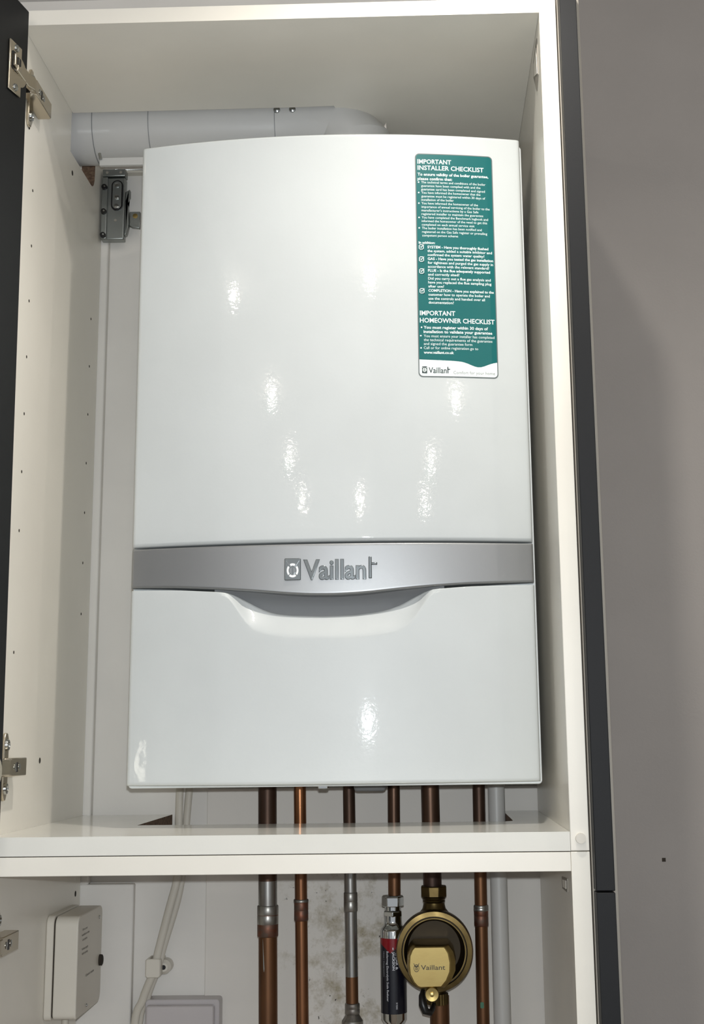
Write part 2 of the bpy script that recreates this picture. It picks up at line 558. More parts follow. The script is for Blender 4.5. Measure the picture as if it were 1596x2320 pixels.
hinge(WC, .7885, .001, .0650)
hinge(WC, .0660, .0135, .0715)

# open black door
mb = MB().prism([(-.0150, -.0180), (-.0150, .8664), (-.600, .8664), (-.600, -.0180)], 0, -.018, 0)
mb.xf(lambda x, y, z: (door_x(y, z) + x, y, z))
mb.build('door', M['door_black'], WC, bevel=.001)

# ------------------------------------------------------------------ lower cabinet
LC = thing('tall_cabinet', (.3, .19, -1.29), 'white open cabinet below the boiler cabinet, pipes running down behind it', 'cabinet')
MB().box(0, .018, 0, .375, -1.29, -.0185).build('side_panel', M['laminate'], LC, bevel=.0006)
MB().box(.582, .600, 0, .375, -1.29, -.0185).build('side_panel', M['laminate'], LC, bevel=.0006)
bp2 = [(.0182, 0), (.5818, 0), (.5818, .375), (.5390, .375), (.5390, .168), (.1300, .168), (.1300, .375), (.0182, .375)]
MB().prism(bp2, 2, -.0365, -.0187, 0, lambda a, b: 1 if (a[1] > .1 and b[1] > .1 and not (a[1] > .374 and b[1] > .374)) else 0).build('top_panel', [M['laminate'], M['chipboard']], LC, bevel=.0005, smooth=0)
MB().lathe([(.0036, 0), (.0032, .0004)], (.01795, .352, -.0905), axis=0, n=12).build('pin_hole', M['hole'], LC)
ho = rrect(.0345, .092, -.0600, -.0468, .002)
MB().prism([(.036, -.0468), (.090, -.0500), (.0870, -.0612), (.038, -.0600)], 0, .5810, .582).build('hinge_plate_cover', M['endpanel'], LC)
MB().prism([(.045, -.0495), (.080, -.0520), (.078, -.0590), (.046, -.0575)], 0, .5806, .5811).build('hinge_plate_cover', M['laminate'], LC)
hinge(LC, -.1030, .010, .0690)
mb = MB().prism([(-.0150, -.0230), (-.600, -.0230), (-.600, -1.20), (-.0150, -1.20)], 0, -.018, 0)
mb.xf(lambda x, y, z: (min(door_x(y, z), .030 + (y + .015) * .19) + x - .012, y, z))
mb.build('door', M['door_black'], LC, bevel=.001)

# end panel and black filler strips on the right
ep = MB().box(.6012, .6252, -.001, .3898, -1.29, .878).build('end_panel', M['endpanel'], bevel=.0005)
tag(ep, 'thin taupe end panel between the white cabinet side and the wall', 'panel')
fs = MB().box(.6022, .6200, -.0210, -.0012, -.0525, .878).build('filler_strip', M['filler_black'], bevel=.0008)
tag(fs, 'long charcoal filler strip up the right side of the boiler cabinet', 'trim strip')
fs = MB().box(.6022, .6200, -.0210, -.0012, -1.29, -.0540).build('filler_strip', M['filler_black'], bevel=.0008)
tag(fs, 'charcoal filler strip at bottom right, below the joint with the long one', 'trim strip')

# ------------------------------------------------------------------ boiler
BCX, BR, BY = .3474, .91, .0827


def yf(x):
    return BY + BR - math.sqrt(BR * BR - (x - BCX) ** 2)


BO = thing('boiler', (.3474, .38, .0415), 'white wall-hung combi boiler with a curved front and silver name band', 'boiler')
BX0, BX1 = .1292, .5650
XS = []
n = 96
for i in range(n + 1):
    XS.append(BX0 + (BX1 - BX0) * i / n)
for d in (.0006, .0014, .0026):
    XS += [BX0 + d, BX1 - d]
XS = sorted(XS)


def fillet(d, r):
    if d >= r:
        return 0.0
    q = 1 - max(d, 0) / r
    return r * (1 - math.sqrt(max(0, 1 - q * q)))


def cover(name, zlo, zhi, rows, scoop=None, rt=.004, rb=.004, rs=.004, yoff=0.0, back=.125, mat_=None, parent=None):
    """height-field cover on the bowed front; zlo/zhi functions of x; rows list of 0..1; scoop(x,z)->extra depth"""
    mb = MB()
    R_ = []
    for x in XS:
        col = []
        a, b = zlo(x), zhi(x)
        for t in rows(x, a, b):
            z = t
            f = fillet(x - BX0, rs) + fillet(BX1 - x, rs) + fillet(z - a, rb) + fillet(b - z, rt)
            y = yf(x) + yoff + min(f, .005) + (scoop(x, z) if scoop else 0)
            col.append((x, y, z))
        R_.append(col)
    nz = len(R_[0])
    vs = [p for c in R_ for p in c]
    fs = []
    for i in range(len(XS) - 1):
        for j in range(nz - 1):
            fs.append((i * nz + j, (i + 1) * nz + j, (i + 1) * nz + j + 1, i * nz + j + 1))
    # skirts going back
    border = [(i, 0) for i in range(len(XS))] + [(len(XS) - 1, j) for j in range(1, nz)] + \
             [(i, nz - 1) for i in range(len(XS) - 2, -1, -1)] + [(0, j) for j in range(nz - 2, 0, -1)]
    o = len(vs)
    for (i, j) in border:
        x, y, z = R_[i][j]
        vs.append((x, max(back, y + .002), z))
    m = len(border)
    for k in range(m):
        k2 = (k + 1) % m
        a = border[k][0] * nz + border[k][1]
        b = border[k2][0] * nz + border[k2][1]
        fs.append((b, a, o + k, o + k2))
    mb.add(vs, fs)
    return mb.build(name, mat_, parent, smooth=50)


def interp(pts, x):
    if x <= pts[0][0]:
        return pts[0][1]
    for (a, b), (c, d) in zip(pts, pts[1:]):
        if x <= c:
            t = (x - a) / (c - a)
            return b + (d - b) * t
    return pts[-1][1]


def smooth_curve(pts, x, w=.006):
    s = 0
    for k in range(-2, 3):
        s += interp(pts, x + k * w / 2)
    return s / 5


def rows_std(x, a, b, n=40):
    out = [a + d for d in (0, .0005, .0012, .0022, .0034, .0045)]
    for i in range(1, n):
        out.append(a + .0045 + (b - a - .009) * i / n)
    out += [b - d for d in (.0045, .0034, .0022, .0012, .0005, 0)]
    return out


UC = cover('upper_cover', lambda x: .2958, lambda x: .7625, rows_std, rt=.003, rb=.0045, mat_=M['boiler'], parent=BO)

BLOW = [(.130, .2507), (.1373, .2505), (.18, .2492), (.2303, .2458), (.2634, .2432), (.2965, .2398), (.3228, .2379), (.3537, .2375), (.3845, .239), (.4173, .2424), (.4505, .2455), (.4944, .2484), (.5602, .2506), (.564, .2507)]
BAND = cover('silver_band', lambda x: smooth_curve(BLOW, x, .01) + .0012, lambda x: .2940,
             lambda x, a, b: rows_std(x, a, b, 10), rt=.0018, rb=.0025, rs=.002, yoff=.0006, mat_=M['silver'], parent=BO)

ZI = [(.130, .2490), (.18, .2477), (.2240, .2448), (.2360, .2436), (.2440, .2415), (.2504, .2378), (.2728, .2258), (.286, .221), (.3059, .2186), (.3394, .2173), (.3705, .2180), (.3993, .2215), (.4168, .2262), (.4282, .2322), (.4420, .2400), (.4505, .2436), (.4944, .2470), (.5602, .2490), (.564, .2490)]
ZO = [(.130, .2440), (.2180, .2420), (.2350, .2410), (.2400, .2370), (.2528, .2173), (.2600, .2075), (.2680, .2020), (.2856, .1975), (.3187, .1946), (.3624, .1935), (.3949, .1960), (.4168, .1995), (.4279, .2040), (.4389, .2170), (.4503, .2350), (.4560, .2410), (.564, .2440)]


def rows_low(x, a, b):
    zo = min(smooth_curve(ZO, x, .006), b - .0035)
    out = [a + d for d in (0, .0005, .0012, .0022, .0034, .0045)]
    for i in range(1, 25):
        out.append(a + .0045 + (zo - .0015 - a - .0045) * i / 24)
    for i in range(1, 13):
        out.append(zo - .0015 + (b - zo + .0015) * i / 13)
    out += [b - .0010 * (b - zo) / .01, b]
    out = sorted(out)
    return out


def scoop(x, z):
    b = smooth_curve(ZI, x, .006)
    zo = min(smooth_curve(ZO, x, .006), b - .0035)
    if x < .232 or x > .458:
        return 0
    ends = min(1, (x - .232) / .020, (.458 - x) / .016)
    q = max(0, (z - zo) / (b - zo))
    prof = q * q * (3 - 2 * q) * .35 + q * .65
    return .0125 * max(0, ends) * prof


LCV = cover('lower_cover', lambda x: .0435, lambda x: smooth_curve(ZI, x, .006), rows_low, scoop=scoop, rt=.0010, rb=.0035, mat_=M['boiler'], parent=BO)
# pocket behind the finger scoop, shade under the band put into its grey
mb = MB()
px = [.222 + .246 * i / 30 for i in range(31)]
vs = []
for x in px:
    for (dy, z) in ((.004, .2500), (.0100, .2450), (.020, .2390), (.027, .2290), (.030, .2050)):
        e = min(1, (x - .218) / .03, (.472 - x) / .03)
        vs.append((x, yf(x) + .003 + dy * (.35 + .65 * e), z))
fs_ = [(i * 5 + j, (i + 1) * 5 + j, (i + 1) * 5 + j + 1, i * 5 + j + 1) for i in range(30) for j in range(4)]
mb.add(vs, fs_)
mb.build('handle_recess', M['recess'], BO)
# casing behind the covers
MB().box(.1300, .5675, .1240, .3885, .0420, .7610).build('casing', M['casing'], BO, bevel=.003)
# bright bezel visible at the side of the band and lower cover
MB().prism(rrect(.1288, .5675, .0405, .7600, .004), 1, .1222, .1260).build('bezel', M['casing'], BO, bevel=.001)
MB().box(.362, .399, .245, .320, .0300, .0420).build('siphon_cap', M['recess'], BO, bevel=.004)
MB().box(.3285, .3390, .150, .165, .0365, .0420).build('cover_clip', M['chrome'], BO, bevel=.001)


# logo on the band
def on_front(off):
    def place(s, t, d):
        return (s, yf(s) - off - d, t)
    return place


mb = MB()
fit_text(mb, 'Vaillan', .3185, .3855, .2557, .0215, lambda s, t, d: (s, yf(s) - .0004 - d * .030, t), bold=.010, depth=.02, bevel=.022, res=4)
# the last letter is a stem with a bar to the right only
tb = MB()
for (x0, x1, z0, z1) in ((.3880, .3914, .2557, .2790), (.3908, .3972, .2700, .2728)):
    tb.box(x0, x1, yf(x0) - .0017, yf(x0) + .001, z0, z1)
mb.build('name_lettering', M['silver_logo'], BAND, smooth=30)
tb.build('name_lettering', M['silver_logo'], BAND, bevel=.0007)
em = MB()
em.prism(rrect(.2985, .3160, .2548, .2782, .0012), 1, yf(.307) - .0020, yf(.307) + .001)
emo = em.build('emblem_plate', M['silver_logo'], BAND, bevel=.0006)


def hare_mark(mb, cx, cz, w, h, y, t=.0004, ring=0, lines=1, line_w=.06):
    """ring with gaps, two ear lines and a small face, as on the maker's plate"""
    def P(a, k=1.0):
        return (cx + w * .5 * k * math.cos(math.radians(a)), cz + h * .5 * k * math.sin(math.radians(a)))
    for a0, a1 in ((62, 118), (140, 222), (232, 308), (318, 400)):
        st = [P(a0 + (a1 - a0) * i / 10) for i in range(11)] + [P(a1 - (a1 - a0) * i / 10, .68) for i in range(11)]
        mb.prism(st, 1, y - t, y, ring)
    for s in (-1, 1):
        lw = w * line_w
        mb.prism([(cx + s * w * .12, cz + h * .22), (cx + s * (w * .12 + lw), cz + h * .22), (cx + s * (w * .52 + lw), cz + h * .68), (cx + s * w * .52, cz + h * .68)], 1, y - t * 1.5, y, lines)
        mb.prism([(cx + s * (w * .06 + .0), cz + h * .2), (cx + s * w * .26, cz + h * .12), (cx + s * w * .24, cz - h * .14), (cx + s * w * .08, cz - h * .30), (cx + s * w * .06, cz - h * .05)], 1, y - t * 1.5, y, lines)


mb = MB()
hare_mark(mb, .3073, .2652, .0125, .0150, yf(.307) - .0020)
mb.build('hare_mark', [M['logo_white'], M['chrome']], emo)

# ------------------------------------------------------------------ checklist sticker
SX0, SX1, SZ0, SZ1 = .4446, .5327, .4765, .7385


def sheet(poly, off, mb, mi=0):
    """flat outline wrapped on the bowed front, cut in vertical strips"""
    xs = sorted(set([SX0 + (SX1 - SX0) * i / 24 for i in range(25)] + [p[0] for p in poly]))
    def zr(x):
        zz = []
        for a, b in zip(poly, poly[1:] + poly[:1]):
            if abs(a[0] - b[0]) < 1e-9:
                if abs(a[0] - x) < 1e-9:
                    zz += [a[1], b[1]]
                continue
            if min(a[0], b[0]) - 1e-9 <= x <= max(a[0], b[0]) + 1e-9:
                zz.append(a[1] + (b[1] - a[1]) * (x - a[0]) / (b[0] - a[0]))
        return (min(zz), max(zz)) if zz else None
    cols = [(x, zr(x)) for x in xs if zr(x)]
    vs = []
    for x, (z0, z1) in cols:
        vs += [(x, yf(x) - off, z0), (x, yf(x) - off, z1), (x, yf(x) - off + .0003, z0), (x, yf(x) - off + .0003, z1)]
    fs = []
    for i in range(len(cols) - 1):
        a, b = i * 4, i * 4 + 4
        fs += [(a, b, b + 1, a + 1), (a + 2, a + 3, b + 3, b + 2), (a, a + 2, b + 2, b), (a + 1, b + 1, b + 3, a + 3)]
    mb.add(vs, fs, mi)


def sx(u, v):
    l = 940 + 10 * (v - 352) / 504
    r = 1115 + 15 * (v - 352) / 504
    return SX0 + (SX1 - SX0) * (u - l) / (r - l)


def sz(v):
    d = v - 352
    return .7379 - .0005367 * d + 3.58e-8 * d * d


mb = MB()
sheet(rrect(SX0, SX1, SZ0, SZ1, .0050, 8), .0004, mb)
STK = mb.build('checklist_sticker', M['sticker_grey'], BO, smooth=60)
mb = MB()
b_ = .0011
wave = [(SX0 + b_, .4962)] + [(SX0 + b_ + (SX1 - SX0 - 2 * b_) * i / 24,
        .4962 - (.0015 if i < 1 else 0) * 0 - (.0065 * math.exp(-((i - 18.3) / 3.6) ** 2)) - .0012 * min(1, i / 12)) for i in range(1, 25)]
top = arc(SX1 - b_ - .004, SZ1 - b_ - .004, .004, 0, 90, 6) + arc(SX0 + b_ + .004, SZ1 - b_ - .004, .004, 90, 180, 6)
sheet(wave + top, .0006, mb)
mb.build('teal_field', M['sticker'], STK, smooth=60)
mb = MB()
bot = arc(SX0 + b_ + .004, SZ0 + b_ + .004, .004, 180, 270, 6) + arc(SX1 - b_ - .004, SZ0 + b_ + .004, .004, 270, 360, 6)
sheet(bot + [(p[0], p[1] + .0002) for p in wave[::-1]], .0006, mb)
mb.build('white_field', M['sticker_white'], STK, smooth=60)

LINES = [  # text, left px, right px, baseline px, cap height px, boldness
    ('IMPORTANT', 946, 1022, 374, 10.6, .018), ('INSTALLER CHECKLIST', 946.4, 1095.8, 388, 10.6, .018),
    ('To ensure validity of the boiler guarantee,', 946.4, 1106.5, 401, 6.6, .022), ('please confirm that:', 946.4, 1024.5, 411, 6.6, .022),
    ('The technical terms and conditions of the boiler', 954.6, 1100, 418.5, 5.6, 0), ('guarantee have been complied with and the', 954.6, 1088.6, 426.4, 5.6, 0),
    ('guarantee card has been completed and signed', 954.6, 1098.7, 434.3, 5.6, 0), ('You have informed the homeowner that the', 955, 1088.6, 442, 5.6, 0),
    ('guarantee must be registered within 30 days of', 955, 1099.4, 450, 5.6, 0), ('installation of the boiler', 955, 1028, 458, 5.6, 0),
    ('You have informed the homeowner of the', 955.4, 1082.8, 466, 5.6, 0), ('importance of annual servicing of the boiler to the', 955.4, 1109.5, 474, 5.6, 0),
    ("manufacturer's instructions by a Gas Safe", 955.4, 1084, 482, 5.6, 0), ('registered installer to maintain the guarantee', 955.6, 1095, 490, 5.6, 0),
    ('You have completed the Benchmark logbook and', 956, 1105.9, 498, 5.6, 0), ('informed the homeowner of the need to get this', 956, 1103.7, 506, 5.6, 0),
    ('completed on each annual service visit', 956.2, 1075, 514.2, 5.6, 0), ('The boiler installation has been notified and', 956.6, 1091.5, 522.2, 5.6, 0),
    ('registered on the Gas Safe register or prevailing', 956.8, 1104, 530.4, 5.6, 0), ('competent person scheme', 957, 1038, 538.6, 5.6, 0),
    ('In addition:', 949.5, 986, 555, 5.6, .02),
    ('SYSTEM - Have you thoroughly flushed', 969, 1106.7, 565, 6.0, .02), ('the system, added a suitable inhibitor and', 969, 1115, 573.6, 6.0, .012),
    ('confirmed the system water quality?', 969.4, 1097.7, 582.4, 6.0, .012), ('GAS - Have you tested the gas installation', 969.6, 1117.6, 591.4, 6.0, .02),
    ('for tightness and purged the gas supply in', 970, 1117.4, 600.2, 6.0, .012), ('accordance with the relevant standard?', 970.2, 1108.5, 609, 6.0, .012),
    ('FLUE - Is the flue adequately supported', 970.4, 1110.8, 618, 6.0, .02), ('and correctly sited?', 970.6, 1041, 626.8, 6.0, .012),
    ('Did you carry out a flue gas analysis and', 970.8, 1112, 635.8, 6.0, .012), ('have you replaced the flue sampling plug', 971, 1113.8, 644.6, 6.0, .012),
    ('after use?', 971.2, 1006.7, 653.6, 6.0, .012), ('COMPLETION - Have you explained to the', 971.4, 1119, 663.2, 6.0, .02),
    ('customer how to operate the boiler and', 971.6, 1110, 672.2, 6.0, .012), ('use the controls and handed over all', 971.8, 1099, 681.2, 6.0, .012),
    ('documentation?', 972, 1028.7, 690.2, 6.0, .012),
    ('IMPORTANT', 952.4, 1032, 716.6, 10.6, .018), ('HOMEOWNER CHECKLIST', 952.4, 1121, 733, 10.6, .018),
    ('You must register within 30 days of', 960.8, 1105.9, 747, 6.6, .022), ('installation to validate your guarantee', 960.8, 1115.7, 756.6, 6.6, .022),
    ('You must ensure your installer has completed', 961.4, 1120.6, 766.2, 6.2, 0), ('the technical requirements of the guarantee', 961.4, 1116, 775, 6.2, 0),
    ('and signed the guarantee form', 961.4, 1070.6, 783.8, 6.2, 0), ('Call or for online registration go to', 961.4, 1083.8, 793, 6.2, 0),
    ('www.vaillant.co.uk', 961.4, 1029, 803.4, 6.2, .022)]
mb = MB()
for (t_, u0, u1, vb, cap, bold) in LINES:
    fit_text(mb, t_, sx(u0, vb), sx(u1, vb), sz(vb), cap * .00052, lambda s, t, d: (s, yf(s) - .00075, t), bold=bold, res=2)
for u, v in ((948.6, 416), (949, 439.5), (949.4, 463.5), (950, 495.8), (950.4, 519.5), (956.2, 744), (954.6, 763), (955.2, 790.6)):
    cx, cz = sx(u, v), sz(v)
    mb.prism(arc(cx, cz, .0009, 0, 330, 11), 1, yf(cx) - .00078, yf(cx) - .0006)
for v0 in (557.0, 584.4, 611.4, 656):
    x0, x1, z1, z0 = sx(949.6 + (v0 - 557) * .02, v0), sx(960.4 + (v0 - 557) * .02, v0), sz(v0), sz(v0 + 11.4)
    y_ = yf(x0)
    w_ = .0008
    for r_ in ((x0, x1, z0, z0 + w_), (x0, x1, z1 - w_, z1), (x0, x0 + w_, z0, z1), (x1 - w_, x1, z0, z1)):
        mb.box(r_[0], r_[1], y_ - .0008, y_ - .0005, r_[2], r_[3])
    mb.prism([(x0 + .0014, z0 + .0036), (x0 + .0024, z0 + .0016), (x1 + .0008, z1 + .0004), (x0 + .0025, z0 + .0032)], 1, y_ - .0009, y_ - .0005)
mb.build('white_lettering', M['sticker_white'], STK, smooth=0)
mb = MB()
fit_text(mb, 'Vaillan', sx(972.5, 847), sx(1013, 847), sz(847), .0068, lambda s, t, d: (s, yf(s) - .00075, t), bold=.012, res=3)
xa = sx(1014.5, 847)
mb.box(xa, xa + .0011, yf(xa) - .0008, yf(xa) - .0006, sz(847), sz(832.5)).box(xa, xa + .0030, yf(xa) - .0008, yf(xa) - .0006, sz(838.8), sz(837))
x0, x1 = sx(957.5, 840), sx(969, 840)
mb.box(x0, x1, yf(x0) - .0008, yf(x0) - .0005, sz(847.5), sz(832.5))
lt = mb.build('dark_lettering', M['dark_print'], STK, smooth=0)
mb = MB()
hare_mark(mb, (x0 + x1) / 2, sz(840.5), .0042, .0048, yf(x0) - .0009, t=.0001, line_w=.12)
mb.build('hare_mark', M['sticker_white'], STK, smooth=0)
mb = MB()
fit_text(mb, 'Comfort for your home', sx(1028, 849), sx(1122, 849), sz(848.5), .0037, lambda s, t, d: (s, yf(s) - .00075, t), res=2)
mb.build('grey_lettering', M['grey_print'], STK, smooth=0)

# ------------------------------------------------------------------ flue
FY, FZ, FR = .2620, .8580, .0430
FL = thing('flue_pipe', (.358, FY, .762), 'white flue duct leaving the boiler top and running left through the cabinet side', 'flue')
mb = MB()
path = [(-.16, FY, FZ), (.27, FY, FZ)]
mb.tube(path, FR, 56)
mb.build('duct', M['duct'], FL)
mb = MB()
cxe, cze, re_ = .320, .813, .045
ER = .0495
path = [(.2695, FY, FZ), (.304, FY, FZ)] + [(cxe + re_ * math.sin(math.radians(a)), FY, cze + re_ * math.cos(math.radians(a))) for a in (32, 68)] + [(.365, FY, .764)]
mb.tube(path, [FR + .0006, FR + .0016, .0500, .0540, ER], 56)
mb.build('elbow', M['duct'], FL, smooth=14)
for x, w in ((.0395, .0008), (.1105, .0006), (.2695, .0007)):
    MB().lathe([(FR - .0005, 0), (FR + .0007, 0), (FR + .0007, w), (FR - .0005, w)], (x, FY, FZ), axis=0, n=56).build('seam', M['duct_seam'], FL)
a = math.radians(172)
mb = MB().box(.1105, .2695, -.0003, .0003, -.0004, .0004)
aa = math.radians(166)
mb.xf(lambda x, y, z: (x, FY + (FR + .0002) * math.cos(aa) + y, FZ + (FR + .0002) * math.sin(aa) + z))
mb.build('seam', M['duct_seam'], FL)
for x in (.2730, .2925):
    mb = MB().lathe([(.0044, 0), (.0040, .0022), (.0020, .0034), (.0001, .0036)], (0, 0, 0), axis=1, n=18)
    an = math.radians(177)
    mb.xf(lambda X, Y, Z: (x + X, FY + (FR + .0004 + Y) * math.cos(an) - Z * math.sin(an) * 1.0, FZ + (FR + .0004 + Y) * math.sin(an) + Z * math.cos(an) * -1))
    mb.build('screw', M['screw'], FL)
MB().box(.0530, .1250, .2130, .2190, .7892, .7995).build('support_bracket', M['duct'], FL, bevel=.0008)
MB().tube([(.0535, .2110, .8040), (.0555, .2100, .7960)], .0019, 12).build('screw', M['screw'], FL)

# ------------------------------------------------------------------ pipes
PY_ = .300
G = 'copper pipes below the boiler'


def pipe(x_top, x_bot, r, m, label, fits, zt=.0420, zb=-1.29, y=PY_, joints=None):
    """fits: (z0, z1, radius, material, name)"""
    t = thing('copper_pipe', (x_bot, y, zb), label, 'pipe', G)
    X = lambda z: x_top + (x_bot - x_top) * (zt - z) / (zt + .24) if z > -.24 else x_bot
    segs = joints or [(zt, zb, m)]
    for k, (z1, z0, mm) in enumerate(segs):
        zz = [z1] + [z for z in (-.24,) if z0 < z < z1] + [z0]
        MB().tube([(X(z), y, z) for z in zz], r, 32).build('pipe_run', mm, t)
    for (z1, z0, rr, mm, nm) in fits:
        e = .0006
        MB().lathe([(r - .0005, z0), (rr - e, z0), (rr, z0 + e * 1.5), (rr, (z0 + z1) / 2 - .0006), (rr - .0003, (z0 + z1) / 2), (rr, (z0 + z1) / 2 + .0006), (rr, z1 - e * 1.5), (rr - e, z1), (r - .0005, z1)],
                   (X((z0 + z1) / 2), y, 0), n=36).build(nm, mm, t, smooth=60)
    return t




def zp(v):
    """height of a mark on the pipes from its measured ladder"""
    return interp([(1779, .0385), (1850, -.0003), (1990, -.0724), (2050, -.1017), (2150, -.1506), (2200, -.1743), (2300, -.2240), (2330, -.2390)], v)


p1 = pipe(.2565, .2590, .0109, M['copper'], 'thick copper pipe, leftmost of the six below the boiler, soldered coupling', 
     [(zp(2047), zp(2117), .0122, M['coupling'], 'coupling'), (zp(2046), zp(2090), .01235, M['solder'], 'solder_patch')],
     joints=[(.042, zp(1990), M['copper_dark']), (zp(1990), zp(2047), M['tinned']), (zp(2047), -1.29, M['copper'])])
MB().tube([(.2535, PY_ - .0092, zp(2120)), (.2540, PY_ - .0095, zp(2150)), (.2549, PY_ - .0100, zp(2188)), (.2550, PY_ - .0101, zp(2195))], [.0006, .0007, .0010, .0004], 10).build('solder_run', M['solder'], p1)
pipe(.2950, .2985, .0073, M['copper_bright'], 'thin bright copper pipe second from left, with a short ringed coupling',
     [(zp(2036), zp(2082), .0083, M['coupling'], 'coupling'), (zp(2033), zp(2040), .0088, M['solder'], 'solder_ring')])
p3 = pipe(.3533, .3560, .0072, M['tinned'], 'thin pipe third from left, tinned silver by spilt solder', 
     [(zp(2018), zp(2062), .0080, M['solder'], 'coupling'), (zp(2268), zp(2292), .0086, M['solder'], 'coupling')],
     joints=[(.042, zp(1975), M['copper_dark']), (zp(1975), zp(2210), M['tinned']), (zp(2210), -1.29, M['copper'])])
MB().lathe([(.0072, zp(2290)), (.0100, zp(2300)), (.0122, zp(2306)), (.0122, zp(2330) - .01), (.0100, zp(2330) - .02)], (.3558, PY_, 0), n=32).build('socket_fitting', M['solder'], p3)
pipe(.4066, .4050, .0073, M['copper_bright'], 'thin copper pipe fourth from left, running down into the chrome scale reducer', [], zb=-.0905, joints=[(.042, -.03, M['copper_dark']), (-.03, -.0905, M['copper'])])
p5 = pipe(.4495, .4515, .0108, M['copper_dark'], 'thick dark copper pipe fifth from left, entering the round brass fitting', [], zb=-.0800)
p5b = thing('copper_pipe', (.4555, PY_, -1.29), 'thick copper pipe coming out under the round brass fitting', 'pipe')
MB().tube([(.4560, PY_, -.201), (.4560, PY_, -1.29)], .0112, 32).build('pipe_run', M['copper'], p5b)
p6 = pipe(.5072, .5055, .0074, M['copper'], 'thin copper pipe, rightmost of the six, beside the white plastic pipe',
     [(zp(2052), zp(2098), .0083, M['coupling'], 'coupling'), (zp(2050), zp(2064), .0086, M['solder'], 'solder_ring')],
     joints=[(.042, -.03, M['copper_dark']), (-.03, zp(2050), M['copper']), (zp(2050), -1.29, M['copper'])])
MB().prism(rrect(.5025, .5065, -.2135, -.2070, .001), 1, PY_ - .0078, PY_ - .0070).build('paint_mark', mat('green_paint', srgb(60, 110, 84), .6), p6)
wp = MB().tube([(.5284, .315, .0415), (.5284, .315, -1.29)], .0101, 32).build('waste_pipe', M['pvc'])
tag(wp, 'white plastic condensate pipe standing right of the copper pipes', 'pipe')

# cables
CG = 'grey flat cables'
for k, (pts, lab, ww) in enumerate([
    ([(.1415, .360, .042), (.1408, .360, -.011), (.1425, .360, -.045), (.1400, .360, -.075), (.1310, .360, -.110), (.1185, .3595, -.160), (.1150, .359, -.179), (.1015, .360, -.213), (.0905, .360, -.262), (.086, .360, -.50)],
     'flat grey cable, left one of the pair running down from the boiler', 1.0),
    ([(.1530, .3700, .042), (.1490, .3700, -.011), (.1475, .3700, -.045), (.1445, .3700, -.075), (.1385, .3700, -.105), (.1235, .3700, -.155), (.1175, .3700, -.179), (.1050, .3700, -.213), (.0950, .3700, -.262), (.091, .3700, -.50)],
     'flat grey cable, right one of the pair, bowing out above the clip', 1.0)]):
    P = []
    V = [Vector(p) for p in pts]
    for i in range(len(V) - 1):
        p0, p1, p2, p3_ = V[max(i - 1, 0)], V[i], V[i + 1], V[min(i + 2, len(V) - 1)]
        for j in range(6):
            t = j / 6
            P.append(.5 * ((2 * p1) + (p2 - p0) * t + (2 * p0 - 5 * p1 + 4 * p2 - p3_) * t * t + (3 * p1 - p0 - 3 * p2 + p3_) * t ** 3))
    P.append(V[-1])
    rr = .0048 if k == 0 else .0046
    mb = MB().tube(P, rr, 16)
    cy_ = .360
    mb.xf(lambda x, y, z: (x, cy_ + (y - cy_) * .55, z))
    o = mb.build('cable', M['cable'])
    tag(o, lab, 'cable', CG)
# cable clip
CC = thing('cable_clip', (.117, WY, -.178), 'white P-shaped clip screwed to the wall over the grey cables', 'clip')
mb = MB().prism(rrect(.1050, .1225, -.1880, -.1665, .003), 1, .3535, .3560)
mb.box(.1045, .1075, .3545, .3890, -.1865, -.1675).box(.1200, .1230, .3545, .3890, -.1865, -.1675)
mb.build('band', M['plastic_white'], CC, bevel=.001)
MB().lathe([(.0085, .389), (.0085, .372), (.0050, .368), (.0042, .368)], (.1240, 0, -.1785), axis=1, n=28).build('tab', M['plastic_white'], CC)
MB().lathe([(.0030, .369), (.0026, .3672)], (.1240, 0, -.1785), axis=1, n=16).build('screw', M['dark_metal'], CC)

# thermostat / programmer box on the left side
CB = thing('control_box', (.018, .285, -.160), 'white plastic wiring control box fixed to the left cabinet side', 'box')


def rounded_box(x0, x1, y0, y1, z0, z1, ry, rz_top, rz_bot, ch=0.0):
    prof = [(y0, z0 + rz_bot)] + arc(y0 + rz_bot, z0 + rz_bot, rz_bot, 180, 270, 5)[1:] + arc(y1 - rz_bot * 2.2, z0 + rz_bot * 2.2, rz_bot * 2.2, 270, 360, 5) + \
        arc(y1 - rz_top, z1 - rz_top, rz_top, 0, 90, 6) + arc(y0 + rz_top, z1 - rz_top, rz_top, 90, 180, 6)
    return prof


pr = rounded_box(0, 0, .2270, .3440, -.2120, -.1010, 0, .010, .006)
MB().prism(pr, 0, .0182, .0265).build('back_plate', M['plastic_white'], CB, bevel=.0012)
pr = rounded_box(0, 0, .2285, .3430, -.2110, -.1020, 0, .010, .006)
MB().prism(pr, 0, .0278, .0540).build('cover', M['plastic_white'], CB, bevel=.0015, seg=3)
pr = rounded_box(0, 0, .2300, .3415, -.2095, -.1035, 0, .009, .005)
MB().prism(pr, 0, .0262, .0280).build('gasket', M['hole'], CB)
cb_face = MB()
for (t_, yy0, yy1, zz, cap) in [('Do not cover', .2480, .2700, -.1195, .0026), ('ventilation slots', .2445, .2790, -.1252, .0026), ('Live parts', .2480, .2700, -.1306, .0026),
                                ('Isolate supply', .2470, .2750, -.1405, .0026), ('before opening', .2480, .2740, -.1456, .0026), ('Control centre', .2680, .3060, -.1720, .0030)]:
    fit_text(cb_face, t_, yy0, yy1, zz, cap, lambda s, t, d: (.0543, s, t), bold=.01)
cb_face.build('lettering', M['brown_print'], CB, smooth=0)
